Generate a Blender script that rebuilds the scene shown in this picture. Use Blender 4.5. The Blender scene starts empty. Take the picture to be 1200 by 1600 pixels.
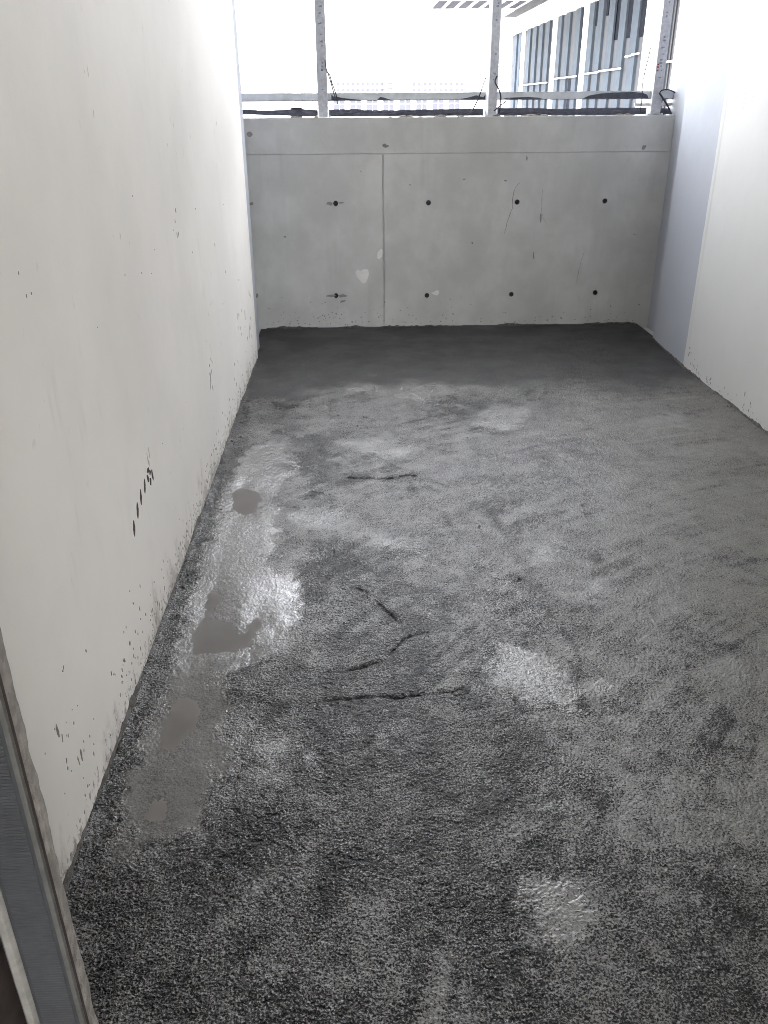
import bpy, bmesh, math, random
import numpy as np
from mathutils import Vector, Matrix

random.seed(7)
RNG = np.random.RandomState(7)
scene = bpy.context.scene
COL = scene.collection
rad = math.radians

# ------------------------------------------------------------------ camera
EYE = 1.5
PITCH, YAW, ROLL = 0.45415, 0.032818, -0.0065016
cp, sp, cy, sy = math.cos(PITCH), math.sin(PITCH), math.cos(YAW), math.sin(YAW)
fw = Vector((sy * cp, cy * cp, -sp))
rt0 = Vector((cy, -sy, 0)); up0 = rt0.cross(fw)
rt = rt0 * math.cos(ROLL) + up0 * math.sin(ROLL)
up = up0 * math.cos(ROLL) - rt0 * math.sin(ROLL)
cam = bpy.data.cameras.new('camera')
cam.sensor_fit = 'VERTICAL'; cam.sensor_height = 36.0
cam.lens = 36.0 * 1307.5 / 1600.0
cam.clip_start = 0.05; cam.clip_end = 6000
camo = bpy.data.objects.new('camera', cam); COL.objects.link(camo)
m = Matrix((rt, up, -fw)).transposed().to_4x4(); m.translation = (0, 0, EYE)
camo.matrix_world = m
scene.camera = camo

# ------------------------------------------------------------------ sky, sun, exposure
SUN_EL, SUN_AZ = 56.0, 128.0      # azimuth clockwise from +y (the way the balcony looks)
world = bpy.data.worlds.new('World'); scene.world = world
world.use_nodes = True
nt = world.node_tree; nt.nodes.clear()
sky = nt.nodes.new('ShaderNodeTexSky'); sky.sky_type = 'NISHITA'; sky.sun_disc = False
sky.sun_elevation = rad(SUN_EL); sky.sun_rotation = rad(SUN_AZ)
sky.air_density = 1.0; sky.dust_density = 4.0; sky.ozone_density = 1.0
hs = nt.nodes.new('ShaderNodeHueSaturation'); hs.inputs['Saturation'].default_value = 0.16
bg = nt.nodes.new('ShaderNodeBackground'); bg.inputs['Strength'].default_value = 0.15
wo = nt.nodes.new('ShaderNodeOutputWorld')
nt.links.new(sky.outputs[0], hs.inputs['Color']); nt.links.new(hs.outputs[0], bg.inputs[0])
nt.links.new(bg.outputs[0], wo.inputs[0])

sun = bpy.data.lights.new('sun', 'SUN'); sun.energy = 0.6; sun.angle = rad(12); sun.color = (1, .96, .9)
suno = bpy.data.objects.new('sun', sun); COL.objects.link(suno)
sd = Vector((math.sin(rad(SUN_AZ)) * math.cos(rad(SUN_EL)), math.cos(rad(SUN_AZ)) * math.cos(rad(SUN_EL)), math.sin(rad(SUN_EL))))
suno.rotation_euler = sd.to_track_quat('Z', 'Y').to_euler()
suno.location = sd * 40

vs = scene.view_settings
scene.display_settings.display_device = 'sRGB'
vs.view_transform = 'Standard'; vs.look = 'None'; vs.gamma = 1; vs.use_curve_mapping = False
vs.exposure = 4.78
scene.render.engine = 'CYCLES'
scene.cycles.max_bounces = 10; scene.cycles.diffuse_bounces = 7; scene.cycles.glossy_bounces = 4
scene.cycles.use_denoising = True; scene.cycles.denoising_prefilter = 'NONE'; scene.cycles.filter_width = .95
scene.cycles.caustics_reflective = False; scene.cycles.caustics_refractive = False
scene.cycles.sample_clamp_indirect = 6.0

# ------------------------------------------------------------------ node helpers
class NT:
    def __init__(self, name):
        self.m = bpy.data.materials.new(name); self.m.use_nodes = True
        self.t = self.m.node_tree; self.n = self.t.nodes
        self.b = self.n['Principled BSDF']
        self.tc = None
    def link(self, a, b): self.t.links.new(a, b)
    def coord(self):
        if not self.tc: self.tc = self.n.new('ShaderNodeNewGeometry')
        return self.tc.outputs['Position']
    def mapping(self, scale=(1, 1, 1), rot=(0, 0, 0), src=None):
        k = self.n.new('ShaderNodeMapping'); k.inputs['Scale'].default_value = scale; k.inputs['Rotation'].default_value = rot
        self.link(src or self.coord(), k.inputs['Vector']); return k.outputs[0]
    def noise(self, scale, detail=3, rough=.55, vec=None, dist=0.0):
        k = self.n.new('ShaderNodeTexNoise'); k.inputs['Scale'].default_value = scale
        k.inputs['Detail'].default_value = detail; k.inputs['Roughness'].default_value = rough; k.inputs['Distortion'].default_value = dist
        self.link(vec or self.coord(), k.inputs['Vector']); return k.outputs['Fac']
    def voronoi(self, scale, feature='F1', vec=None):
        k = self.n.new('ShaderNodeTexVoronoi'); k.inputs['Scale'].default_value = scale; k.feature = feature
        self.link(vec or self.coord(), k.inputs['Vector']); return k.outputs['Distance']
    def attr(self, name):
        k = self.n.new('ShaderNodeAttribute'); k.attribute_name = name; return k.outputs['Fac']
    def ramp(self, fac, a, b, c0=0.0, c1=1.0):
        k = self.n.new('ShaderNodeMapRange'); k.interpolation_type = 'SMOOTHSTEP'
        for i, v in zip(('From Min', 'From Max', 'To Min', 'To Max'), (a, b, c0, c1)): k.inputs[i].default_value = v
        self.link(fac, k.inputs['Value']); return k.outputs['Result']
    def mix(self, fac, a, b):
        k = self.n.new('ShaderNodeMix'); k.data_type = 'RGBA'
        self._in(k.inputs[0], fac); self._in(k.inputs[6], a); self._in(k.inputs[7], b); return k.outputs[2]
    def math(self, op, a, b=0.0, clamp=False):
        k = self.n.new('ShaderNodeMath'); k.operation = op; k.use_clamp = clamp
        self._in(k.inputs[0], a); self._in(k.inputs[1], b); return k.outputs[0]
    def _in(self, sock, v):
        if hasattr(v, 'is_linked') or isinstance(v, bpy.types.NodeSocket): self.link(v, sock)
        elif isinstance(v, (tuple, list)): sock.default_value = tuple(v) + ((1.0,) if len(v) == 3 and len(sock.default_value) == 4 else ())
        else: sock.default_value = v
    def set(self, **kw):
        names = dict(color='Base Color', rough='Roughness', metal='Metallic', spec='Specular IOR Level', ior='IOR', coat='Coat Weight')
        for k, v in kw.items(): self._in(self.b.inputs[names[k]], v)
    def bump(self, h, dist, strength=1.0, prev=None):
        k = self.n.new('ShaderNodeBump'); k.inputs['Distance'].default_value = dist
        self._in(k.inputs['Strength'], strength); self.link(h, k.inputs['Height'])
        if prev: self.link(prev, k.inputs['Normal'])
        return k.outputs[0]
    def normal(self, o): self.link(o, self.b.inputs['Normal'])

def plaster(name, c, var=.04, speck=True):
    t = NT(name)
    big = t.noise(1.3, 4, .6); mid = t.noise(9, 4, .6, t.mapping((1, 1, .35)))
    dark = tuple(v * (1 - 2.2 * var) for v in c)
    k = t.mix(t.ramp(big, .3, .7), dark, c)
    k = t.mix(t.ramp(mid, .55, .85, 0, .35), k, tuple(v * .88 for v in c))
    if speck:
        s = t.math('MULTIPLY', t.ramp(t.noise(38, 2, .5, t.mapping((1, 1, .55))), .70, .76), t.ramp(t.noise(2.2, 2), .48, .66))
        k = t.mix(t.math('MULTIPLY', s, .55), k, (.22, .2, .18))
    sx = t.n.new('ShaderNodeSeparateXYZ'); t.link(t.coord(), sx.inputs[0])
    zz = sx.outputs[2]
    if speck:
        gz = t.math('SUBTRACT', t.noise(7, 5, .7, t.mapping((1, 1, .5))), t.math('MULTIPLY', zz, 1.0))
        k = t.mix(t.ramp(gz, .40, .60, 0, .65), k, (.36, .33, .30))
        g2 = t.math('SUBTRACT', t.noise(45, 4, .7, t.mapping((1, 1, .6))), t.math('MULTIPLY', zz, 1.6))
        k = t.mix(t.ramp(g2, .47, .54, 0, .75), k, (.20, .18, .165))
        sm = t.math('MULTIPLY', t.ramp(t.noise(5.5, 4, .6, t.mapping((1, 1, .25))), .62, .75), t.ramp(t.noise(1.1, 2), .5, .65))
        k = t.mix(t.math('MULTIPLY', sm, .28), k, (.42, .40, .38))
    t.set(color=k, rough=.62, spec=.3)
    b = t.bump(t.noise(3.5, 3, .5), .010, .45); b = t.bump(t.noise(90, 3, .6), .0006, .5, b)
    t.normal(b); return t.m

def concrete(name, c, var=.15):
    t = NT(name)
    big = t.noise(2.1, 5, .62); cloud = t.noise(6.5, 4, .6, t.mapping((1, 1, .6)))
    k = t.mix(t.ramp(big, .3, .72), tuple(v * (1 - var) for v in c), c)
    k = t.mix(t.ramp(cloud, .48, .75, 0, .75), k, tuple(v * .82 for v in c))
    run = t.math('MULTIPLY', t.ramp(t.noise(7, 3, .6, t.mapping((1, 1, .10))), .54, .72), t.ramp(t.noise(1.6, 2), .40, .62))
    k = t.mix(t.math('MULTIPLY', run, .45), k, tuple(v * .70 for v in c))
    pores = t.ramp(t.voronoi(60), .06, .10, 1, 0)
    pm = t.math('MULTIPLY', pores, t.ramp(t.noise(7, 2), .58, .7))
    k = t.mix(t.math('MULTIPLY', pm, .75), k, (.07, .07, .07))
    t.set(color=k, rough=.8, spec=.25)
    b = t.bump(t.noise(4, 3), .005, .3); b = t.bump(t.noise(120, 3), .0006, .6, b); b = t.bump(t.math('SUBTRACT', 1.0, pm), .002, .7, b)
    t.normal(b); return t.m

def plain(name, c, rough=.6, metal=0.0, spec=.4, var=.12, scale=14, grain=.0006):
    t = NT(name)
    n = t.noise(scale, 4, .6)
    t.set(color=t.mix(t.ramp(n, .3, .75), tuple(v * (1 - var) for v in c), c), metal=metal, spec=spec)
    t.set(rough=t.ramp(t.noise(scale * 2.3, 3), .3, .7, max(.05, rough - .08), min(1, rough + .08)))
    t.normal(t.bump(t.noise(scale * 8, 3), grain, .6)); return t.m

M = {}
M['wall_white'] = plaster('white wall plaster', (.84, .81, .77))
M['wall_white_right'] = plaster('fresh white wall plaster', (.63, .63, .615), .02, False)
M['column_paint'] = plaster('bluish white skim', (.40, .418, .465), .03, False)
M['concrete'] = concrete('cast concrete', (.65, .65, .64), .22)
M['ceiling'] = plaster('ceiling plaster', (.82, .82, .81), .03, False)
M['room'] = plaster('room plaster', (.62, .60, .57), .05, False)
M['hole'] = plain('dark plastic cone', (.02, .02, .022), .5)
M['patchw'] = plain('white filler', (.86, .85, .83), .7)
M['stain'] = plain('dark stain', (.28, .27, .265), .85)
M['ink'] = plain('black marker', (.035, .03, .03), .7)
M['splash'] = plain('mortar splash', (.30, .28, .255), .9, var=.4, scale=60)
M['pencil'] = plain('faint pencil', (.5, .5, .5), .8)
M['crust'] = plain('dried mortar', (.13, .122, .115), .9, var=.5, scale=45, grain=.003)
M['mortar_pale'] = plain('pale mortar', (.30, .275, .25), .9, var=.45, scale=40, grain=.003)
M['galv'] = plain('galvanised steel', (.60, .61, .66), .5, 0, .5, .25, 40)
M['galv_pale'] = plain('lit galvanised steel', (.70, .71, .75), .5, 0, .5, .15, 40)  # paler copy of galv; light on the left flanges put into the colour
M['rail'] = plain('grey rail paint', (.80, .83, .87), .5, 0, .4, .12, 20)
M['membrane'] = plain('bituminous membrane', (.11, .115, .15), .65, 0, .4, .4, 30, .002)
M['cable'] = plain('black cable', (.03, .03, .035), .5)
M['conduit'] = plain('white plastic conduit', (.75, .75, .75), .4)
M['print'] = plain('dark stencil ink', (.27, .27, .31), .7)
M['printred'] = plain('red stencil ink', (.32, .08, .06), .7)
M['rib'] = plain('grey ribbed film', (.045, .047, .050), .55, 0, .3, .2, 25)
M['rail_dark'] = plain('dull metal lip', (.10, .097, .09), .6, 0, .4, .35, 30)
M['brown'] = plain('dark brown', (.03, .019, .017), .8)  # for the frame gap and the wall left of the frame
M['strip'] = plain('bare aluminium edge', (.27, .255, .235), .5, .1, .4, .35, 30)
M['fac_grey'] = plain('facade board grey', (.088, .091, .100), .8, 0, .05, var=.08, scale=2)
M['fac_blue'] = plain('pale blue facade film', (.070, .084, .104), .8, 0, .05, var=.12, scale=3)
M['fac_white'] = plain('white pillar paint', (.8, .8, .8), .6, var=.04, scale=2)
M['fac_dark'] = plain('dark unglazed opening', (.012, .014, .02), .9, 0, .05, .1, 3, 0.0001)
M['panel'] = plain('canopy sheet', (.085, .085, .11), .8, 0, .03, var=.1, scale=3)
M['far_white'] = plain('pale render far', (.72, .72, .72), .8, var=.05, scale=.4, grain=.0001)
M['far_glass'] = plain('far window glass', (.046, .047, .057), .8, 0, .04, .1, .5, .0001)
M['yellow'] = plain('pale yellow paint', (.75, .66, .30), .6, var=.08, scale=.6, grain=.0001)
M['far_grey'] = plain('grey sheet roof', (.35, .35, .38), .7, var=.08, scale=.5, grain=.0001)
M['far_tan'] = plain('tan render', (.5, .42, .36), .8, var=.08, scale=.5, grain=.0001)
M['ground'] = plain('bare site ground', (.30, .29, .27), .9, var=.35, scale=.05, grain=.01)

# ------------------------------------------------------------------ mesh helpers
def wloc(o):
    v = Vector((0, 0, 0))
    while o: v += Vector(o.location); o = o.parent
    return v

class MB:
    """collects shapes in world coordinates; build() links them as one object"""
    def __init__(s): s.v = []; s.f = []
    def add(s, vs, fs):
        k = len(s.v); s.v += [tuple(p) for p in vs]; s.f += [tuple(i + k for i in f) for f in fs]; return s
    def box(s, x0, x1, y0, y1, z0, z1):
        return s.add([(x0, y0, z0), (x1, y0, z0), (x1, y1, z0), (x0, y1, z0), (x0, y0, z1), (x1, y0, z1), (x1, y1, z1), (x0, y1, z1)],
                     [(0, 3, 2, 1), (4, 5, 6, 7), (0, 1, 5, 4), (1, 2, 6, 5), (2, 3, 7, 6), (3, 0, 4, 7)])
    def prism(s, pts, f):
        """pts outline (any plane coords), f(p, side) -> world point; two caps and sides"""
        n = len(pts)
        vs = [f(p, 0) for p in pts] + [f(p, 1) for p in pts]
        return s.add(vs, [tuple(range(n))[::-1], tuple(range(n, 2 * n))] + [(i, (i + 1) % n, n + (i + 1) % n, n + i) for i in range(n)])
    def tube(s, path, r, n=8):
        path = [Vector(p) for p in path]; rings = []
        for i, p in enumerate(path):
            t = (path[min(i + 1, len(path) - 1)] - path[max(i - 1, 0)]).normalized()
            a = t.cross(Vector((0, 0, 1)));
            if a.length < .1: a = t.cross(Vector((1, 0, 0)))
            a.normalize(); b = t.cross(a)
            rings.append([p + (a * math.cos(k * 2 * math.pi / n) + b * math.sin(k * 2 * math.pi / n)) * r for k in range(n)])
        vs = [q for g in rings for q in g]
        fs = [(i * n + k, i * n + (k + 1) % n, (i + 1) * n + (k + 1) % n, (i + 1) * n + k) for i in range(len(rings) - 1) for k in range(n)]
        fs += [tuple(range(n))[::-1], tuple(range((len(rings) - 1) * n, len(rings) * n))]
        return s.add(vs, fs)
    def build(s, name, mat, parent=None, bevel=0, smooth=False, origin=None):
        me = bpy.data.meshes.new(name)
        if origin is None:
            if parent: origin = wloc(parent)
            else:
                a = np.array(s.v); origin = Vector(((a[:, 0].min() + a[:, 0].max()) / 2, (a[:, 1].min() + a[:, 1].max()) / 2, a[:, 2].min()))
        origin = Vector(origin)
        me.from_pydata([tuple(Vector(p) - origin) for p in s.v], [], s.f)
        bm = bmesh.new(); bm.from_mesh(me)
        bmesh.ops.recalc_face_normals(bm, faces=bm.faces)
        if bevel:
            bmesh.ops.bevel(bm, geom=[e for e in bm.edges if e.calc_face_angle(0) > .5], offset=bevel, segments=2, profile=.6, affect='EDGES')
        if smooth:
            for f in bm.faces: f.smooth = True
        bm.to_mesh(me); bm.free()
        me.materials.append(mat)
        o = bpy.data.objects.new(name, me); COL.objects.link(o)
        if parent: o.parent = parent; o.location = origin - wloc(parent)
        else: o.location = origin
        return o

def tag(o, label=None, cat=None, group=None, kind=None):
    for k, v in (('label', label), ('category', cat), ('group', group), ('kind', kind)):
        if v: o[k] = v
    return o
def empty(name, loc, label, cat, group=None):
    o = bpy.data.objects.new(name, None); o.empty_display_size = .1; COL.objects.link(o); o.location = loc
    return tag(o, label, cat, group)
def share(o, loc, parent=None):
    c = o.copy(); COL.objects.link(c); c.parent = parent or o.parent; c.location = loc; return c

# ------------------------------------------------------------------ numpy noise
def vnoise(x, y, seed=0):
    xi = np.floor(x).astype(np.int64); yi = np.floor(y).astype(np.int64); fx = x - xi; fy = y - yi
    def h(a, b):
        n = (a * 374761393 + b * 668265263 + seed * 974634777) & 0xffffffff
        n = ((n ^ (n >> 13)) * 1274126177) & 0xffffffff
        n = (n ^ (n >> 16)) & 0xffff
        return n / 65535.0
    u = fx * fx * (3 - 2 * fx); v = fy * fy * (3 - 2 * fy)
    return (h(xi, yi) * (1 - u) + h(xi + 1, yi) * u) * (1 - v) + (h(xi, yi + 1) * (1 - u) + h(xi + 1, yi + 1) * u) * v
def fbm(x, y, seed=0, o=4, g=.55):
    s = 0; a = 1; t = 0
    for k in range(o):
        s = s + a * vnoise(x * 2 ** k + 17 * k, y * 2 ** k - 9 * k, seed + k); t += a; a *= g
    return s / t
def sstep(v, a, b):
    t = np.clip((v - a) / (b - a), 0, 1); return t * t * (3 - 2 * t)
def seg_dist(X, Y, pts, closed=False):
    d = np.full(X.shape, 1e9); n = len(pts)
    for i in range(n if closed else n - 1):
        ax, ay = pts[i]; bx, by = pts[(i + 1) % n]
        dx, dy = bx - ax, by - ay; L = dx * dx + dy * dy + 1e-12
        t = np.clip(((X - ax) * dx + (Y - ay) * dy) / L, 0, 1)
        d = np.minimum(d, np.hypot(X - ax - t * dx, Y - ay - t * dy))
    return d
def sdist(X, Y, pts):
    ins = np.zeros(X.shape, bool); n = len(pts)
    for i in range(n):
        ax, ay = pts[i]; bx, by = pts[(i + 1) % n]
        c = ((ay > Y) != (by > Y)) & (X < (bx - ax) * (Y - ay) / (by - ay + 1e-12) + ax); ins ^= c
    d = seg_dist(X, Y, pts, True)
    return np.where(ins, d, -d)

# ================================================================== SETTING
XL, XR = -0.645, 2.055          # inner faces of the two side walls
YP, HP = 6.214, 1.4175          # parapet face and top
Y0 = 0.83                       # balcony side of the door wall

# ---- floor sheet with real relief
FILM = [[-0.409,3.89],[-0.295,3.676],[-0.301,3.486],[-0.344,3.153],[-0.315,2.919],[-0.314,2.666],[-0.221,2.534],[-0.205,2.229],[-0.315,2.074],[-0.405,2.027],[-0.415,1.918],[-0.359,1.793],[-0.362,1.623],[-0.388,1.437],[-0.533,1.369],[-0.624,1.526],[-0.616,1.83],[-0.619,2.094],[-0.607,2.418],[-0.584,2.826],[-0.593,3.292],[-0.542,3.897]]
POOLS = [[[-0.597,3.26],[-0.573,3.345],[-0.513,3.376],[-0.447,3.332],[-0.404,3.231],[-0.42,3.126],[-0.479,3.087],[-0.552,3.126]],[[-0.519,2.518],[-0.47,2.452],[-0.474,2.326],[-0.421,2.301],[-0.392,2.237],[-0.35,2.335],[-0.309,2.303],[-0.312,2.198],[-0.363,2.122],[-0.455,2.086],[-0.54,2.116],[-0.577,2.21],[-0.558,2.356],[-0.552,2.477]],[[-0.572,1.91],[-0.487,1.935],[-0.423,1.876],[-0.454,1.746],[-0.52,1.653],[-0.59,1.644],[-0.604,1.777]],[[-0.562,1.524],[-0.484,1.552],[-0.412,1.497],[-0.443,1.421],[-0.527,1.405],[-0.583,1.455]],[[-0.403,1.246],[-0.36,1.269],[-0.311,1.255],[-0.3,1.223],[-0.349,1.198],[-0.39,1.211]],[[-0.259,1.281],[-0.206,1.295],[-0.196,1.262],[-0.22,1.223],[-0.261,1.233]],[[-0.497,4.542],[-0.418,4.689],[-0.32,4.59],[-0.357,4.317],[-0.458,4.291]]]
PALE = [[[0.429,2.107],[0.519,2.11],[0.548,2.043],[0.58,1.948],[0.605,1.86],[0.601,1.791],[0.547,1.802],[0.501,1.836],[0.418,1.873],[0.38,1.951],[0.385,2.034]],[[0.331,1.217],[0.381,1.263],[0.438,1.269],[0.459,1.227],[0.437,1.151],[0.394,1.081],[0.355,1.076],[0.33,1.14]],[[0.596,4.165],[0.746,4.365],[0.911,4.303],[0.923,4.099],[0.757,4.011],[0.629,4.037]],[[-0.305,3.09],[-0.162,3.132],[-0.043,3.078],[-0.005,2.96],[-0.155,2.912],[-0.258,2.961]],[[0.228,4.584],[0.351,4.771],[0.48,4.726],[0.493,4.489],[0.328,4.442]],[[0.753,2.503],[0.871,2.52],[0.857,2.392],[0.744,2.377]],[[0.632,1.931],[0.696,1.928],[0.668,1.857],[0.627,1.873]],[[-0.124,3.875],[0.132,3.951],[0.312,3.768],[0.12,3.616]],[[-0.005,2.905],[0.191,2.842],[0.23,2.713],[0.065,2.745]],[[1.452,4.12],[1.721,4.208],[1.7,3.963],[1.444,3.884]],[[0.623,2.77],[0.779,2.815],[0.792,2.663],[0.619,2.623]],[[1.003,2.023],[1.11,2.002],[1.079,1.926],[0.992,1.945]],[[0.483,1.522],[0.527,1.51],[0.494,1.44],[0.451,1.451]],[[-0.336,1.741],[-0.202,1.76],[-0.164,1.685],[-0.204,1.551],[-0.295,1.534]],[[-0.218,1.356],[-0.153,1.345],[-0.154,1.236],[-0.197,1.27]]]
DARK = [[[-0.421,2.053],[-0.281,2.079],[-0.172,2.209],[-0.144,2.566],[-0.23,2.916],[-0.006,2.749],[0.295,2.418],[0.386,2.15],[0.346,1.871],[0.507,1.782],[0.53,1.586],[0.438,1.33],[0.334,1.097],[0.154,1.077],[-0.197,1.119],[-0.364,1.213],[-0.461,1.366],[-0.354,1.515],[-0.339,1.766]],[[-0.605,1.372],[-0.39,1.364],[-0.324,1.212],[-0.323,0.97],[-0.498,0.977],[-0.627,1.255]],[[-0.292,4.065],[-0.125,3.964],[-0.0,3.471],[-0.11,3.142],[-0.249,3.276]],[[-0.657,5.41],[-0.326,4.709],[-0.319,3.974],[-0.588,4.382]],[[0.47,4.434],[0.662,4.537],[0.781,4.363],[0.546,4.168]]]
SCR = [[[[-0.044,3.43],[0.084,3.41],[0.171,3.427],[0.252,3.437]],0.008],[[[-0.121,1.874],[-0.013,1.883],[0.131,1.886],[0.204,1.894],[0.282,1.911]],0.009],[[[-0.053,2.496],[-0.004,2.473],[0.034,2.43],[0.075,2.347],[0.123,2.25]],0.009],[[[0.195,2.2],[0.132,2.168],[0.085,2.089],[0.065,2.057],[-0.012,2.02],[-0.106,2.002]],0.009],[[[0.178,2.085],[0.181,2.027],[0.195,1.959],[0.202,1.92]],0.005],[[[0.603,2.324],[0.632,2.265],[0.646,2.104],[0.627,1.946],[0.603,1.799]],0.011],[[[0.754,1.627],[0.797,1.586],[0.817,1.552],[0.87,1.485]],0.011],[[[0.862,2.659],[0.912,2.586],[1.019,2.558]],0.018],[[[1.278,2.569],[1.379,2.588],[1.488,2.621]],0.014],[[[1.301,2.456],[1.407,2.443]],0.012],[[[0.606,2.445],[0.675,2.36],[0.703,2.3]],0.015],[[[-0.11,1.808],[-0.066,1.801],[0.003,1.809]],0.006],[[[0.527,3.111],[0.539,2.935],[0.575,2.772]],0.012],[[[0.888,1.652],[0.941,1.638]],0.012],[[[-0.158,2.659],[-0.135,2.648]],0.008],[[[0.533,2.535],[0.556,2.512]],0.012],[[[0.221,3.32],[0.336,3.06],[0.381,2.781]],0.01],[[[0.002,3.784],[0.23,3.46],[0.388,3.312]],0.008],[[[0.279,1.072],[0.301,0.993]],0.012],[[[0.603,0.994],[0.597,0.945]],0.012]]
LINE = [[[0.163,4.806],[0.305,4.65],[0.408,4.46]],[[0.315,4.798],[0.502,4.762]],[[0.651,3.751],[0.633,3.106]]]
PALE.insert(3, [[-.22, 4.76], [.03, 4.86], [.315, 4.78], [.53, 4.78], [.57, 4.62], [.36, 4.52], [.03, 4.66]])
def build_floor():
    ys = [0.80]
    while ys[-1] < YP + .05: ys.append(ys[-1] + .0036 + .0010 * (ys[-1] - .8))
    ys = np.array(ys); xs = np.arange(-.70, 2.12, .0042)
    X, Y = np.meshgrid(xs, ys)
    w1 = fbm(X * 9, Y * 9, 3) - .5; w2 = fbm(X * 30, Y * 30, 5) - .5
    film = sstep(sdist(X, Y, FILM) + .16 * w1 + .07 * w2, -.03, .04) * sstep(X - XL + .06 * w2 + .08 * w1, .04, .09)
    film_geo = sstep(sdist(X, Y, FILM) + .06 * w1, -.07, .12) * sstep(X - XL, .02, .14)
    pool = np.zeros(X.shape); pool_geo = np.zeros(X.shape)
    for p in POOLS: pool_geo = np.maximum(pool_geo, sstep(sdist(X, Y, p) + .05 * w1 + .03 * w2, -.11, .08)); pool = np.maximum(pool, sstep(sdist(X, Y, p) + .10 * w1 + .06 * w2, -.035, .045))
    pale = np.zeros(X.shape)
    for i, p in enumerate(PALE): pale = np.maximum(pale, ((.75, .85, .7, .8)[i] if i < 4 else .45) * sstep(sdist(X, Y, p) + .12 * w1 + .12 * w2, -.03, .04))
    dark = .9 * (1 - sstep(X - XL + .06 * w2 + .10 * w1, .05, .12))  # darker along the foot of the left wall
    dark = np.maximum(dark, .75 * (1 - sstep(Y + .5 * w1 + .25 * X, 1.15, 1.75)))  # darker towards the camera end
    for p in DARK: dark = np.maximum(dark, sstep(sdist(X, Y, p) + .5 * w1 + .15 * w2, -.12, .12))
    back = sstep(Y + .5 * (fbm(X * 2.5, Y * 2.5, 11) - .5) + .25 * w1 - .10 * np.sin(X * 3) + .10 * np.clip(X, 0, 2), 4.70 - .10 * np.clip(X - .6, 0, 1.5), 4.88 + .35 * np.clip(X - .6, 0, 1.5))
    # the mortar fillet strip along the left wall and the drier right hand side
    dry = sstep(X + .35 * (fbm(X * 1.7, Y * 1.7, 21) - .5) - .12 * (Y - 1), .40, 1.30) * (1 - back)
    scr = np.zeros(X.shape); ridge = np.zeros(X.shape); scuff = np.zeros(X.shape)
    brk = fbm(X * 26, Y * 26, 31)
    for i, (p, w) in enumerate(SCR):
        if i == 0: w = .020
        d = seg_dist(X + .010 * (fbm(X * 25, Y * 25, 40 + i) - .5), Y + .03 * (fbm(X * 22, Y * 22, 60 + i) - .5), p)
        if i < 4:
            t_ = .75 + .5 * fbm(X * 14, Y * 14, 33)
            k = np.exp(-(d / (w * .62 * t_)) ** 2) * (.6 + .4 * sstep(fbm(X * 75, Y * 75, 35, 2), .36, .56)) * (.95 if i == 0 else (.55 + .45 * sstep(brk, .2, .5)) if i == 1 else .9 * sstep(brk, .34, .52))
            scr = np.maximum(scr, k); ridge = np.maximum(ridge, np.exp(-((d - 1.9 * w) / (w * .8)) ** 2) * .5)
            scuff = np.maximum(scuff, .7 * np.exp(-(d / (w * 2.6)) ** 2) * sstep(brk, .3, .5))
        else:
            scuff = np.maximum(scuff, np.exp(-(d / (w * 1.5)) ** 2) * sstep(brk, .22, .5))
    line = np.zeros(X.shape)
    for p in LINE: line = np.maximum(line, np.exp(-(seg_dist(X, Y + .02 * w1, p) / .006) ** 2))
    smooth = np.clip(np.maximum.reduce([.68 * back, .92 * film, .55 * pool, .55 * pale, .35 * dry]), 0, 1)
    # trowel arcs
    a = np.hypot(X - 2.6, Y - .2); arcs = fbm(a * 26, np.arctan2(Y - .2, X - 2.6) * 5, 71, 3)
    rough_amp = (1 - .85 * smooth)
    gr = vnoise(X * 150 + 2 * w2, Y * 150, 81); g2 = vnoise(X * 215, Y * 215, 83); g3 = fbm(X * 45, Y * 45, 85, 2)
    grit = np.clip(.45 * gr + .40 * g2 + .15 * g3, 0, 1)
    h = (1 - .6 * film_geo) * (.0045 * (fbm(X * 2.2, Y * 2.2, 91, 3) - .5) + .003 * (fbm(X * 9, Y * 9, 93, 3) - .5))
    h += rough_amp * (.0024 * (sstep(grit, .25, .65) - .6) + .0015 * (fbm(X * 34, Y * 34, 95, 2) - .5)) + .0012 * (arcs - .5) * (1 - film)
    h += -.0042 * film_geo - .0046 * pool_geo - .0022 * scr + .0009 * ridge * (1 - film) + .0025 * line
    h += .010 * np.exp(-((X - XL) / .02) ** 2) * fbm(X * 20, Y * 8, 97)
    nv = X.size; ny, nx = X.shape
    me = bpy.data.meshes.new('balcony_floor')
    idx = np.arange(nv).reshape(ny, nx)
    q = np.stack([idx[:-1, :-1], idx[:-1, 1:], idx[1:, 1:], idx[1:, :-1]], -1).reshape(-1, 4)
    me.vertices.add(nv); me.loops.add(q.size); me.polygons.add(len(q))
    me.vertices.foreach_set('co', np.stack([X, Y, h], -1).astype(np.float32).ravel())
    me.loops.foreach_set('vertex_index', q.ravel().astype(np.int32))
    me.polygons.foreach_set('loop_start', np.arange(0, q.size, 4).astype(np.int32))
    me.polygons.foreach_set('use_smooth', np.ones(len(q), bool))
    me.update(calc_edges=True)
    for nm, arr in (('film', film), ('pale', pale), ('dark', np.clip(dark, 0, 1)), ('back', back), ('dry', dry), ('scratch', scr), ('arcs', arcs), ('smooth_skin', smooth), ('grit', grit), ('scuff', scuff)):
        at = me.attributes.new(nm, 'FLOAT', 'POINT'); at.data.foreach_set('value', arr.astype(np.float32).ravel())
    o = bpy.data.objects.new('balcony_floor', me); COL.objects.link(o); o['kind'] = 'structure'
    return o

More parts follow.
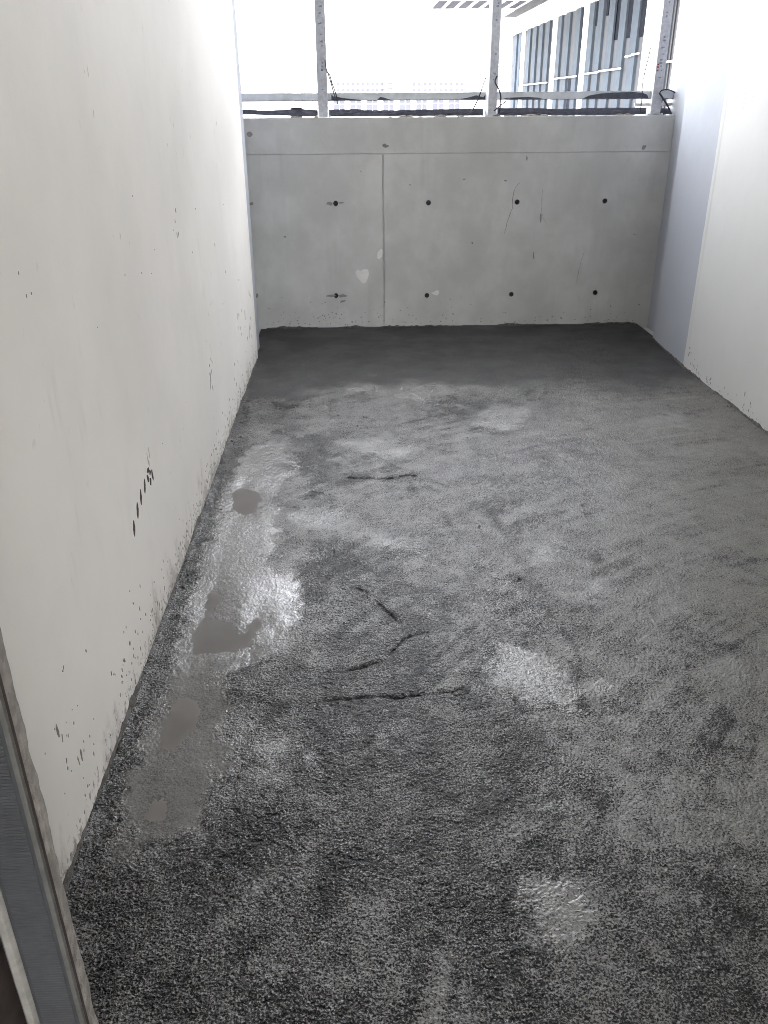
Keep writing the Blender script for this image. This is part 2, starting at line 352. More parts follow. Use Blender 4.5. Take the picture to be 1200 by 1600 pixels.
def floor_material():
    t = NT('wet screed')
    film, pale, dark, back, dry, scr, arcs, sk = [t.attr(k) for k in ('film', 'pale', 'dark', 'back', 'dry', 'scratch', 'arcs', 'smooth_skin')]
    fine = t.noise(190, 3, .6); mid = t.noise(75, 3, .6); gr = t.noise(340, 2, .5)
    f2 = t.noise(205, 3.5, .7); cl_ = t.noise(19, 4, .65)
    patch = t.noise(3.2, 5, .62); blot = t.noise(9, 5, .7)
    def off(v, k, c=.5): return t.math('MULTIPLY', t.math('SUBTRACT', v, c), k)
    tt = f2
    for v in (off(cl_, .20), off(patch, .22), off(blot, .32), t.math('MULTIPLY', off(arcs, -.30), t.ramp(t.noise(1.4, 2), .42, .66)), off(dark, -.066, .45), off(dry, .07, .4), off(pale, .10, 0), off(film, .08, 0), off(t.attr('scuff'), -.06, 0)):
        tt = t.math('ADD', tt, v)
    grain = t.ramp(tt, .430, .525); glint = t.ramp(tt, .64, .70)
    c = t.mix(grain, (.008, .0078, .0075), (.150, .145, .139))                    # damp aggregate
    cd = t.mix(grain, (.006, .0058, .0056), (.072, .069, .066))                   # soaked patches; also the darker wall foot and camera end
    cl = t.mix(grain, (.022, .021, .019), (.128, .120, .104))                    # drier, warmer
    c = t.mix(t.math('MULTIPLY', dry, .85), c, cl)
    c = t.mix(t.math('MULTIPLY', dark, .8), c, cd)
    c = t.mix(t.ramp(fine, .35, .62, .55, 0), c, t.mix(grain, (.010, .0098, .0095), (.055, .053, .05)))
    c = t.mix(t.math('MULTIPLY', glint, .6), c, (.22, .215, .205))  # pale flecks stand in for wet glints, highlight put into the colour
    c = t.mix(t.math('MULTIPLY', pale, .85), c, t.mix(grain, (.045, .045, .043), (.145, .143, .138)))
    c = t.mix(t.math('MULTIPLY', film, .8), c, t.mix(grain, (.06, .058, .055), (.105, .10, .097)))
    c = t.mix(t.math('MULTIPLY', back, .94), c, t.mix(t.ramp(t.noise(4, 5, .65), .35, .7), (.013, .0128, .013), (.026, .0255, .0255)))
    c = t.mix(t.math('MULTIPLY', scr, .92), c, (.012, .011, .0105))
    r = t.math('ADD', .29, t.math('MULTIPLY', dry, .26))
    r = t.math('ADD', r, t.ramp(patch, .35, .65, -.06, .12))
    r = t.math('ADD', r, t.math('MULTIPLY', back, .25))
    r = t.math('SUBTRACT', r, t.math('MULTIPLY', film, .26))
    r = t.math('SUBTRACT', r, t.math('MULTIPLY', pale, .16), True)
    wetc = t.math('MULTIPLY', t.math('SUBTRACT', 1.0, t.math('MULTIPLY', dry, .65)), t.math('SUBTRACT', 1.0, t.math('MULTIPLY', back, .85)))
    shine = t.math('ADD', t.math('ADD', .85, t.math('MULTIPLY', film, -.10)), t.math('MULTIPLY', pale, .5), True)
    shine = t.math('MULTIPLY', shine, t.math('SUBTRACT', 1.0, t.math('MULTIPLY', dark, .45)))
    shine = t.math('MULTIPLY', t.math('MULTIPLY', shine, wetc), t.math('SUBTRACT', 1.0, scr))
    shine = t.math('MULTIPLY', shine, t.ramp(t.math('ADD', grain, t.math('MULTIPLY', film, .5)), 0, 1, .10, 1))
    r = t.math('ADD', r, t.math('MULTIPLY', scr, .5), True)
    t.set(color=c, rough=r, spec=t.math('MULTIPLY', t.ramp(scr, 0, 1, .5, .05), t.ramp(t.math('ADD', grain, t.math('MULTIPLY', t.math('MAXIMUM', film, back), .8)), 0, 1, .35, 1)), coat=shine)
    t.b.inputs['Coat IOR'].default_value = 1.4
    t._in(t.b.inputs['Coat Roughness'], t.math('ADD', .13, t.math('MULTIPLY', film, -.04)))
    amp = t.math('MULTIPLY', t.math('SUBTRACT', 1.0, t.math('MULTIPLY', sk, .86)), t.math('SUBTRACT', 1.0, t.math('MULTIPLY', dark, .30)))
    fb_ = t.noise(142, 1.5, .5)
    hgt = t.math('ADD', t.math('ADD', t.math('MULTIPLY', fine, .15), t.math('MULTIPLY', f2, .3)), t.math('MULTIPLY', fb_, 1.0))
    b = t.bump(hgt, .0050, amp); b = t.bump(gr, .0012, t.math('MULTIPLY', amp, .9), b)
    t.normal(b); t.link(b, t.b.inputs['Coat Normal']); return t.m

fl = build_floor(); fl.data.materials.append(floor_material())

def puddle_material():
    t = NT('cement water')
    n = t.noise(6, 3)
    t.set(color=t.mix(t.ramp(n, .3, .7), (.125, .117, .111), (.155, .146, .139)), rough=.05, ior=1.33, spec=.5)
    t.normal(t.bump(t.noise(14, 2), .0006, .5)); return t.m
M['water'] = puddle_material()
PUD = [(FILM, .03, -.0072, 'long glossy silty puddle with grains poking through, along the foot of the left wall'),
       (POOLS[4], .04, -.0062, 'tiny puddle in the dark rough screed closest to the camera'),
       (POOLS[5], .04, -.0062, 'smallest puddle, just right of the tiny one in the dark screed near the camera'),
       (POOLS[6], .04, -.0062, 'shallow damp pool by the far end of the left wall, near the parapet')]
for p, grow, lev, lab in PUD:
    cx = sum(a for a, b in p) / len(p); cyy = sum(b for a, b in p) / len(p)
    q = []
    for a, b in p:
        d = math.hypot(a - cx, b - cyy); k = 1 + grow / d
        q.append((max(cx + (a - cx) * k, XL - .02), cyy + (b - cyy) * k))
    o = MB().prism(q, lambda pp, s: (pp[0], pp[1], lev + .006 * (s - 1))).build('puddle', M['water'])
    tag(o, lab, None, None, 'structure')

crumbs = MB()
for i in range(170):
    k = random.random()
    if k < .45: cx, cyy = XL + abs(random.gauss(0, .03)) + .012, random.uniform(1.0, 5.3)
    elif k < .7: cx, cyy = random.uniform(-.6, 2.0), YP - abs(random.gauss(0, .03)) - .012
    elif k < .85: cx, cyy = XR - abs(random.gauss(0, .03)) - .012, random.uniform(2.5, 5.0)
    else: cx, cyy = random.uniform(-.3, 1.9), random.uniform(1.0, 4.6)
    rr = random.uniform(.0025, .0065)
    bm = bmesh.new(); bmesh.ops.create_icosphere(bm, subdivisions=1, radius=rr)
    crumbs.add([(cx + v.co.x * random.uniform(.7, 1.3), cyy + v.co.y * random.uniform(.7, 1.3), .001 + rr * .5 + v.co.z * random.uniform(.5, .9)) for v in bm.verts], [tuple(v.index for v in f.verts) for f in bm.faces]); bm.free()
tag(crumbs.build('mortar_crumbs', M['crust']), None, None, None, 'stuff')

# slab under the balcony, room floor, ground
o = MB().box(-.95, 2.4, Y0 - .16, 6.40, -.30, -.03).build('balcony_slab', M['concrete']); o['kind'] = 'structure'
o = MB().box(-.95, 2.4, -3.6, .80, -.30, 0).build('room_floor', M['concrete']); o['kind'] = 'structure'
o = MB().box(-.95, 2.4, -3.6, 7.9, 4.4, 4.6).build('ceiling', M['ceiling']); o['kind'] = 'structure'  # unseen; overhang past the parapet added to cut steep sky light
o = MB().add([(-2500, -600, -12), (2500, -600, -12), (2500, 4000, -12), (-2500, 4000, -12)], [(0, 1, 2, 3)]).build('ground', M['ground']); o['kind'] = 'structure'

# ---- flat irregular spots on a wall: outline polygons a hair proud of the face
def spot(n, a, b, wob, th=0):
    pts = []; ph = random.random() * 6
    for k in range(n):
        t = 2 * math.pi * k / n
        rr = 1 + wob * (random.random() - .5) * 2
        x = math.cos(t) * a * rr; y = math.sin(t) * b * rr
        pts.append((x * math.cos(th) - y * math.sin(th), x * math.sin(th) + y * math.cos(th)))
    return pts

def splash_mesh(face, spots, out=.0009):
    mb = MB()
    for u, v, a, b, th in spots:
        mb.prism([(u + p, v + q) for p, q in spot(random.choice((6, 7, 8, 9)), a, b, .38, th)], lambda p, s: face(p[0], p[1], out * s - .0004 * (1 - s)))
    return mb

# ---- left side wall
lw = empty('side_wall', (XL - .12, 3.1, 0), 'long off-white plastered side wall with black marks and mortar splashes, beside the puddles', 'wall')
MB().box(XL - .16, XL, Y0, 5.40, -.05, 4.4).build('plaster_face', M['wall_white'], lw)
faceL = lambda y, z, o: (XL + o, y, z)
sp_ = []
def cluster(cyc, cz, n, sy_, sz, lo=.002, hi=.006, el=2.0):
    for _ in range(n):
        u = random.gauss(cyc, sy_); v = random.gauss(cz, sz)
        if v < .004 or u < Y0 + .06 or u > 5.38: continue
        a = random.uniform(lo, hi); sp_.append((u, v, a * .75, a * random.uniform(1, el), random.gauss(0, .25)))
for k in [(1.40, .31, 3, .04, .03, .0012, .0025), (1.50, .17, 5, .05, .05, .0012, .003), (1.46, .10, 10, .10, .05, .0015, .004), (1.55, .28, 8, .12, .10, .0012, .003), (1.95, .15, 22, .12, .07, .0015, .005),
          (1.95, .10, 20, .25, .06, .001, .004), (2.2, .08, 26, .18, .05, .001, .004), (2.85, .06, 30, .22, .04, .0015, .005), (3.3, .07, 26, .3, .05, .0015, .005), (3.9, .09, 24, .3, .06, .0015, .006), (4.6, .10, 26, .3, .08, .002, .007),
          (4.75, .41, 8, .10, .05, .003, .009, 3), (3.62, .42, 7, .03, .04, .003, .010, 3), (1.70, 1.19, 3, .03, .03, .0012, .003), (3.23, 1.12, 5, .05, .06, .002, .006, 3),
          (2.6, 1.15, 5, .25, .22, .001, .0022), (2.9, .62, 4, .4, .25, .001, .0022), (4.4, .7, 5, .3, .25, .0015, .004, 4), (5.1, .30, 10, .15, .12, .003, .009, 3)]:
    cluster(*k)
for _ in range(140):
    u = random.uniform(.95, 5.35); v = abs(random.gauss(0, .04)) + .006
    a = random.uniform(.0008, .0036) * (.6 + .12 * u); sp_.append((u, v, a * 1.1, a * random.uniform(.8, 1.8), random.gauss(0, .3)))
sp_ += [(1.405, .312, .0045, .020, .1), (1.42, .285, .002, .010, -.2), (1.495, .172, .0045, .016, 0), (1.475, .17, .002, .014, .1), (3.61, .415, .006, .022, 0)]
tag(splash_mesh(faceL, sp_).build('mortar_splash', M['splash'], lw), None, None, None, 'stuff')
# five black strokes and a scribble
for y, z, dy, L in ((2.155, .412, .010, .046), (2.215, .440, .012, .046), (2.268, .458, .012, .046), (2.325, .468, .013, .042)):
    mb = MB(); n = 9; pts = []
    for k in range(n): t = k / (n - 1) - .5; pts.append((y + dy * t + .0105 * (1 - 3.2 * t * t) * (.8 + .4 * random.random()), z + L * t))
    for k in range(n - 1, -1, -1): t = k / (n - 1) - .5; pts.append((y + dy * t - .0105 * (1 - 3.2 * t * t) * (.8 + .4 * random.random()), z + L * t))
    mb.prism(pts, lambda p, s: faceL(p[0], p[1], .0011 * s - .0004)).build('marker_stroke', M['ink'], lw)
mb = splash_mesh(faceL, [(2.372, .472, .010, .014, .2), (2.395, .450, .008, .012, -.5), (2.405, .478, .009, .009, .6), (2.43, .460, .007, .016, .2), (2.385, .492, .014, .007, 0)], .0011)
mb.build('marker_scribble', M['ink'], lw)
splash_mesh(faceL, [(2.40, .528, .003, .018, .1), (2.425, .535, .003, .018, 0), (2.41, .51, .003, .012, .1)], .0009).build('grey_smear', M['pencil'], lw)

def crust(name, parent, f, u0, u1, hmin, hmax, seed, mat=None, tmax=.014):
    """irregular mortar bead along a wall foot; f(u, out, z) -> world"""
    mb = MB(); n = int((u1 - u0) / .012); rows = []
    for i in range(n + 1):
        u = u0 + (u1 - u0) * i / n
        nz = float(fbm(np.array([u * 6.0]), np.array([seed * 3.1]), seed)[0]); n2 = float(vnoise(np.array([u * 55.0]), np.array([seed * 1.7]), seed + 5)[0])
        h = hmin + (hmax - hmin) * max(0, (nz - .35) * 2.0) * (.55 + .9 * n2); t = .003 + tmax * nz * (.5 + n2)
        rows += [f(u, -.001, h), f(u, .0012, h), f(u, t * .55, h * .5), f(u, t, -.02), f(u, -.001, -.02)]
    fs = [(i * 5 + k, i * 5 + (k + 1) % 5, i * 5 + 5 + (k + 1) % 5, i * 5 + 5 + k) for i in range(n) for k in range(5)]
    fs += [(0, 1, 2, 3, 4), tuple(n * 5 + k for k in (4, 3, 2, 1, 0))]
    return mb.add(rows, fs).build(name, mat or M['crust'], parent)
crust('mortar_bead', lw, lambda u, o, z: (XL + o, u, z), Y0 + .02, 5.40, .003, .024, 3)

def ragged_edge(name, parent, f, u, out, mat, seed):
    """thin skim of plaster ending in an uneven upright line; f(u, z, out) -> world"""
    mb = MB(); n = 220; rows = []
    for i in range(n + 1):
        z = .01 + 3.2 * i / n
        e = .006 * (float(fbm(np.array([z * 5.0]), np.array([seed * 1.3]), seed)[0]) - .5) * 2 + .004 * (float(vnoise(np.array([z * 38.0]), np.array([seed * 2.1]), seed)[0]) - .5)
        rows += [f(u - .05, z, -.0005), f(u - .03, z, out * .8), f(u + e, z, out), f(u + e + .0015, z, -.0005)]
    mb.add(rows, [(i * 4 + k, i * 4 + (k + 1) % 4, i * 4 + 4 + (k + 1) % 4, i * 4 + 4 + k) for i in range(n) for k in range(4)] + [(0, 1, 2, 3), tuple(n * 4 + k for k in (3, 2, 1, 0))])
    return mb.build(name, mat, parent)
ragged_edge('plaster_edge', lw, lambda u, z, o: (XL + o, u, z), 5.396, .003, M['wall_white'], 61)

# ---- left column at the parapet
lc = empty('wall_column', (-.8, 5.8, 0), 'narrow bluish white column face between the left wall and the concrete parapet', 'column')
pts = [(-.672, 5.402), (-.655, 5.65), (-.75, 5.65), (-.75, 6.40), (-.95, 6.40), (-.95, 5.402)]
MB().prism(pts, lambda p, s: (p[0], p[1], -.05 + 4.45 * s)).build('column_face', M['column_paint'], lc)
crust('mortar_bead', lc, lambda u, o, z: (-.672 + (u - 5.402) * .0685 + o, u, z), 5.41, 5.648, .004, .03, 9)

# ---- right side wall and column
rw = empty('side_wall', (XR + .1, 3, 0), 'bright white plastered side wall with faint pencil ticks, on the right', 'wall')
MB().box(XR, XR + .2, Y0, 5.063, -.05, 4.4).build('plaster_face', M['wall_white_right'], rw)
faceR = lambda y, z, o: (XR - o, y, z)
sp_ = []
for k in [(4.18, .06, 9, .06, .03, .002, .008), (4.9, .05, 8, .08, .02), (4.6, .04, 8, .15, .02), (4.97, .09, 4, .03, .02, .003, .008), (3.7, .05, 10, .3, .03)]: cluster(*k)
for _ in range(60): sp_.append((random.uniform(2.5, 5.05), abs(random.gauss(0, .025)) + .004, random.uniform(.001, .004), random.uniform(.001, .005), 0))
tag(splash_mesh(faceR, sp_).build('mortar_splash', M['splash'], rw), None, None, None, 'stuff')
crust('mortar_bead', rw, lambda u, o, z: (XR - o, u, z), Y0 + .02, 5.06, .003, .022, 13)
ragged_edge('plaster_edge', rw, lambda u, z, o: (XR - o, u, z), 5.060, .003, M['wall_white_right'], 67)
tk = []
for i in range(4):
    tk.append((4.80 - .004 * i, 1.535 - .022 * i, .026, .0012, .1)); tk.append((4.72 - .004 * i, 1.545 - .022 * i, .012, .001, .3))
splash_mesh(faceR, tk, .0008).build('pencil_ticks', M['pencil'], rw)
rc = empty('wall_column', (2.2, 5.6, 0), 'bluish white column face darkening towards its foot, beside the bright right wall', 'column')
pts = [(XR + .003, 5.065), (2.086, 5.75), (2.20, 5.75), (2.20, 6.40), (2.40, 6.40), (2.40, 5.065)]
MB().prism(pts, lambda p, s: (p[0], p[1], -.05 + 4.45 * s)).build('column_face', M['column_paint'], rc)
crust('mortar_bead', rc, lambda u, o, z: (XR + .003 + (u - 5.065) * .0409 - o, u, z), 5.07, 5.748, .003, .02, 15)

# ---- parapet: three formed faces with recessed joints, tie holes drilled through the face
pw = empty('parapet_wall', (.7, YP + .08, 0), 'grey cast concrete parapet with round tie holes and a vertical joint, below the rail', 'wall')
MB().box(-.76, 2.21, YP + .012, YP + .17, -.05, HP - .004).build('wall_core', M['concrete'], pw)
HOLES = [(-.12, .873), (.53, .872), (1.156, .871), (1.778, .872), (-.137, .237), (.53, .230), (1.154, .230), (1.777, .235)]
def cut_panel(x0, x1, z0, z1, holes):
    o = MB().box(x0, x1, YP, YP + .011, z0, z1).build('concrete_panel', M['concrete'], pw, bevel=.0012)
    hs_ = [h for h in holes if x0 < h[0] < x1 and z0 < h[1] < z1]
    if hs_:
        mb = MB()
        for (hx, hz) in hs_:
            mb.prism([(hx + .0175 * math.cos(k * math.pi / 8), hz + .0175 * math.sin(k * math.pi / 8)) for k in range(16)], lambda p, s: (p[0], YP - .02 + .05 * s, p[1]))
        c = mb.build('cutter', M['concrete'], pw)
        md = o.modifiers.new('cut', 'BOOLEAN'); md.object = c; md.solver = 'EXACT'; md.operation = 'DIFFERENCE'
        dg = bpy.context.evaluated_depsgraph_get(); me = bpy.data.meshes.new_from_object(o.evaluated_get(dg))
        o.modifiers.clear(); o.data = me; bpy.data.objects.remove(c)
    return o
cut_panel(-.758, .2085, -.03, 1.1895, HOLES); cut_panel(.2195, 2.205, -.03, 1.1895, HOLES)
MB().box(-.758, 2.205, YP + .001, YP + .011, 1.1925, HP).build('concrete_panel', M['concrete'], pw, bevel=.002)
hole0 = None
for hx, hz in HOLES:
    if hole0 is None:
        mb = MB(); n = 16
        r1 = [(hx + .0172 * math.cos(k * 2 * math.pi / n), YP + .0005, hz + .0172 * math.sin(k * 2 * math.pi / n)) for k in range(n)]
        r2 = [(hx + .011 * math.cos(k * 2 * math.pi / n), YP + .0105, hz + .011 * math.sin(k * 2 * math.pi / n)) for k in range(n)]
        mb.add(r1 + r2, [(k, (k + 1) % n, n + (k + 1) % n, n + k) for k in range(n)] + [tuple(range(n, 2 * n))])
        hole0 = mb.build('tie_hole', M['hole'], pw, origin=(hx, YP, hz))
    else: share(hole0, Vector((hx, YP, hz)) - wloc(pw))
faceP = lambda x, z, o: (x, YP - o, z)
for pts in ([(.008, .404), (.024, .420), (.045, .411), (.07, .423), (.100, .421), (.106, .395), (.101, .367), (.09, .342), (.075, .322), (.055, .326), (.040, .345), (.022, .363), (.014, .385)],
            [(.17, .540), (.186, .556), (.204, .565), (.206, .535), (.199, .508), (.182, .492), (.166, .500)],
            [(.560, .248), (.580, .254), (.602, .266), (.618, .262), (.619, .245), (.608, .229), (.585, .232)]):
    MB().prism(pts, lambda p, s: faceP(p[0], p[1], .002 * s - .0005)).build('filler_patch', M['patchw'], pw)
# smears beside two of the holes, form marks, scratches
st = [(-.16, .872, .026, .011, 0), (-.082, .876, .022, .006, .05), (-.175, .236, .03, .010, 0), (-.09, .234, .032, .011, .02), (-.686, 1.318, .018, .014, 0), (.229, 1.242, .020, .011, 0), (2.012, 1.217, .015, .016, 0),
      (1.204, 1.155, .006, .02, .0), (.85, .596, .008, .008, 0), (.775, 1.024, .011, .005, 0), (1.066, 1.013, .011, .005, 0), (.40, .99, .006, .004, 0), (-.488, .654, .009, .006, 0), (-.705, .876, .014, .012, .3), (-.715, .244, .010, .016, .2), (2.02, .645, .013, .003, 0),
      (.06, 1.08, .005, .004, 0), (1.331, .76, .007, .03, .0), (1.30, .50, .006, .03, .15), (-.09, .195, .02, .008, .4)]
for _ in range(60):
    x = random.gauss(-.2, .32); z = abs(random.gauss(0, .10)) + .02
    if -.7 < x < 2: st.append((x, z, random.uniform(.002, .007), random.uniform(.002, .005), random.random()))
for _ in range(70): st.append((random.uniform(-.7, 2.15), abs(random.gauss(0, .05)) + .02, random.uniform(.002, .007), random.uniform(.002, .006), random.random()))
tag(splash_mesh(faceP, st, .0008).build('dark_stain', M['stain'], pw), None, None, None, 'stuff')
def scratch(path, w):
    n = len(path); L = []; Rr = []
    for i, (x, z) in enumerate(path):
        ww = w * (.35 if i in (0, n - 1) else random.uniform(.6, 1.2)); L.append((x - ww, z)); Rr.append((x + ww, z))
    MB().prism(L + Rr[::-1], lambda p, s: faceP(p[0], p[1], .0009 * s - .0004)).build('scratch', M['stain'], pw)
def dens(path, k=5):
    o = []
    for (a, b), (c, d) in zip(path[:-1], path[1:]):
        for i in range(k): t = i / k; o.append((a + (c - a) * t + random.gauss(0, .0012), b + (d - b) * t))
    return o + [path[-1]]
scratch(dens([(1.166, 1.0), (1.135, .965), (1.122, .90), (1.125, .832), (1.095, .746), (1.078, .66)]), .0022)
scratch(dens([(1.331, .957), (1.328, .88), (1.333, .808), (1.355, .75), (1.382, .713)]), .0010)
scratch(dens([(1.663, .52), (1.648, .45), (1.638, .39), (1.628, .30)]), .0011)

crust('mortar_bead', pw, lambda u, o, z: (u, YP - o, z), -.66, 2.10, .004, .020, 17)
# cement lumps on the coping
for i in range(26):
    x = random.choice((-.2, .95, 2.05, .35, 1.3)) + random.gauss(0, .10) if i < 20 else random.uniform(-.7, 2.1)
    if not -.74 < x < 2.18: continue
    r = random.uniform(.008, .022)
    bm = bmesh.new(); bmesh.ops.create_icosphere(bm, subdivisions=2, radius=1)
    o = MB(); o.add([(x + v.co.x * r * 1.5 * (.8 + .4 * random.random()), YP + .012 + r + v.co.y * r * .8, HP + max(-.3, v.co.z) * r * .55 * (.7 + .6 * random.random())) for v in bm.verts], [tuple(v.index for v in f.verts) for f in bm.faces]); bm.free()
    o.build('cement_lump', M['mortar_pale'], pw)

# ================================================================== THINGS ON THE PARAPET
YPOST = YP + .055
def post(x, label, rot, red=False, cat='post', w=.062):
    t = empty('steel_post', (x, YPOST, HP), label, cat, 'steel posts standing on the parapet')
    ch = Matrix.Rotation(rot, 3, 'Z')
    def b(mb, x0, x1, y0, y1, z0, z1):
        k = MB().box(x0, x1, y0, y1, z0, z1); mb.add([tuple(ch @ Vector(v) + Vector((x, YPOST, 0))) for v in k.v], k.f)
    h = w / 2; top = 4.4
    mb = MB(); b(mb, -h, h, -.022, -.019, HP, top); mb.build('web', M['galv'], t)
    for s in (-1, 1):
        mb = MB(); b(mb, s * h - .0015, s * h + .0015, -.0185, .03, HP, top); b(mb, s * h - (.0135 if s > 0 else -.002), s * h - (.002 if s > 0 else -.0135), .027, .03, HP, top); mb.build('flange', M['galv_pale'] if s < 0 else M['galv'], t)
    mb = MB(); b(mb, -h - .02, h + .02, -.035, .04, HP, HP + .006); mb.build('base_plate', M['galv'], t)
    for s in (-1, 1):
        mb = MB(); c = ch @ Vector((s * (h + .012), -.02, 0)) + Vector((x, YPOST, 0))
        mb.prism([(.007 * math.cos(k * math.pi / 3), .007 * math.sin(k * math.pi / 3)) for k in range(6)], lambda p, q: (c.x + p[0], c.y + p[1], HP + .006 + .007 * q)).build('bolt', M['galv_pale'], t)
    # stencilled print running up the web, too blurred in life to read
    mb = MB(); z = HP + .16
    r = random.Random(int(x * 1000))
    while z < 2.5:
        if r.random() < .42:
            for _ in range(r.randint(1, 3)):
                u = r.uniform(-.012, .006); b(mb, u - .002, u + r.uniform(.004, .012), -.0226, -.0218, z + r.uniform(0, .008), z + r.uniform(.009, .014))
        z += r.uniform(.016, .024)
    tag(mb.build('stencil_print', M['print'], t), None, None, None, 'stuff')
    if red:
        mb = MB()
        for z in (HP + .265, HP + .285, HP + .30): b(mb, -.026, -.014, -.0226, -.0218, z, z + .010)
        mb.build('red_stencil_print', M['printred'], t)
    return t
post(-.187, 'thin steel post on the parapet at the left, in front of bare white sky', 0)
post(.951, 'middle steel post on the parapet with a bright left edge and black cables', rad(16))
post(2.075, 'stencilled steel post at the right end of the parapet with a red print', rad(-6), True)

# rail: channel with lips, three bays
rl = empty('guard_rail', (.7, YP + .10, 1.52), 'horizontal grey steel rail fixed behind the posts above the parapet', 'rail')
yr = YP + .093
MB().box(-.75, 2.20, yr, yr + .004, 1.521, 1.563).build('rail_web', M['rail'], rl)
MB().box(-.75, 2.20, yr - .012, yr + .03, 1.563, 1.566).build('rail_top_flange', M['rail'], rl)
MB().box(-.75, 2.20, yr - .012, yr + .03, 1.517, 1.521).build('rail_bottom_flange', M['membrane'], rl)
def scrap(pts): MB().prism(pts, lambda p, s: (p[0], yr - .003 - .0015 * s + .002 * math.sin(p[0] * 40), p[1])).build('film_scrap', M['membrane'], rl)
scrap([(-.13, 1.556), (-.115, 1.545), (-.05, 1.535), (.02, 1.527), (.07, 1.5225), (-.13, 1.5225)])
scrap([(.18, 1.5225), (.20, 1.54), (.225, 1.536), (.27, 1.5225)])
scrap([(.74, 1.5225), (.80, 1.534), (.85, 1.546), (.90, 1.534), (.915, 1.555), (.93, 1.555), (.93, 1.5225)])
scrap([(1.03, 1.5225), (1.06, 1.530), (1.2, 1.534), (1.27, 1.530), (1.31, 1.5225)])
scrap([(1.58, 1.5225), (1.62, 1.540), (1.70, 1.553), (1.80, 1.558), (1.93, 1.559), (1.99, 1.553), (2.02, 1.543), (2.03, 1.5225)])

# membrane strips lying along the coping
def strip(x0, x1, label, seed, droop=0.0, zt=1.463):
    mb = MB(); n = int((x1 - x0) / .02); rows = []
    for i in range(n + 1):
        x = x0 + (x1 - x0) * i / n
        a = float(fbm(np.array([x * 5.0]), np.array([seed * 2.7]), seed)[0]) - .5; b_ = float(fbm(np.array([x * 9.0]), np.array([seed * 5.1]), seed + 7)[0]) - .5
        top = zt + .022 * a * (1 + droop); bot = HP + .003 + droop * max(0, .55 - (x - x0)) * .055; th = .016 + .01 * b_
        y = YP + .112 + .02 * b_
        rows += [(x, y - th, bot), (x, y - th * 1.25, (bot + top) / 2), (x, y - th * .7, top), (x, y + th * .7, top - .003), (x, y + th, bot)]
    fs = [(i * 5 + k, i * 5 + (k + 1) % 5, i * 5 + 5 + (k + 1) % 5, i * 5 + 5 + k) for i in range(n) for k in range(5)] + [(0, 1, 2, 3, 4), tuple(n * 5 + k for k in (4, 3, 2, 1, 0))]
    tag(mb.add(rows, fs).build('membrane_strip', M['membrane'], smooth=False), label, 'membrane', 'membrane strips lying on the parapet')
strip(-.745, -.225, 'sagging dark membrane strip on the parapet left of the thin left post', 2, .6)
strip(-.15, .905, 'long dark membrane strip on the parapet between the left and middle posts', 4)
strip(1.0, 2.03, 'dark membrane strip on the parapet between the middle and stencilled posts', 6)
strip(2.115, 2.195, 'short dark membrane end on the parapet right of the stencilled post', 8)
tag(MB().tube([(1.94, YP + .085, 1.482), (2.0, YP + .085, 1.482), (2.195, YP + .085, 1.484)], .011, 10).build('conduit', M['conduit'], smooth=True), 'short white plastic conduit lying on the parapet at the stencilled post', 'pipe')

def cable(path, label, r=.004):
    P = [Vector(p) for p in path]; out = []
    for i in range(len(P) - 1):
        p0 = P[max(i - 1, 0)]; p1 = P[i]; p2 = P[i + 1]; p3 = P[min(i + 2, len(P) - 1)]
        for k in range(6):
            t = k / 6; out.append(.5 * ((2 * p1) + (p2 - p0) * t + (2 * p0 - 5 * p1 + 4 * p2 - p3) * t * t + (3 * p1 - p0 - 3 * p2 + p3) * t ** 3))
    out.append(P[-1])
    return tag(MB().tube(out, r, 7).build('cable', M['cable'], smooth=True), label, 'cable', 'loose black cables at the posts')
yc = YP - .002
cable([(-.163, yc + .03, 1.76), (-.158, yc + .025, 1.715), (-.139, yc + .02, 1.66), (-.113, yc + .04, 1.57), (-.106, yc + .08, 1.54)], 'black cable slanting down from the left post to the rail', .0035)
cable([(-.16, yc + .05, 1.69), (-.137, yc + .04, 1.675), (-.120, yc + .045, 1.62), (-.097, yc + .05, 1.555), (-.09, yc + .07, 1.50)], 'shorter cable hooked beside the slanting cable at the left post', .0035)
cable([(.975, yc + .02, 1.66), (.962, yc + .01, 1.624), (.99, yc + .01, 1.58), (1.005, yc + .01, 1.53), (1.003, yc + .02, 1.45), (.99, yc + .04, 1.426)], 'black cable looping down the right side of the middle post', .005)
cable([(.905, yc + .05, 1.655), (.885, yc + .03, 1.605), (.862, yc + .03, 1.54), (.822, yc + .03, 1.457), (.80, yc + .06, 1.43)], 'black cable hanging crooked on the left of the middle post', .0045)
cable([(1.075, yc + .06, 1.526), (1.043, yc + .03, 1.507), (.993, yc + .02, 1.473), (.965, yc + .01, 1.452)], 'short black cable crossing the foot of the middle post', .0045)
cable([(1.985, yc + .03, 1.82), (1.977, yc + .02, 1.77), (1.966, yc + .02, 1.70), (1.957, yc + .02, 1.61), (1.963, yc + .02, 1.53), (1.966, yc + .03, 1.43)], 'thin black cable hanging left of the stencilled post', .0035)
cable([(2.075, yc + .01, 1.545), (2.09, yc + .01, 1.568), (2.14, yc + .02, 1.572), (2.195, yc + .05, 1.555)], 'black cable arching over the rail right of the stencilled post', .0045)
cable([(2.075, yc + .01, 1.553), (2.10, yc + .01, 1.525), (2.14, yc + .01, 1.478), (2.175, yc + .04, 1.44), (2.19, yc + .06, 1.427)], 'thick black cable bending down onto the membrane at the right column', .006)

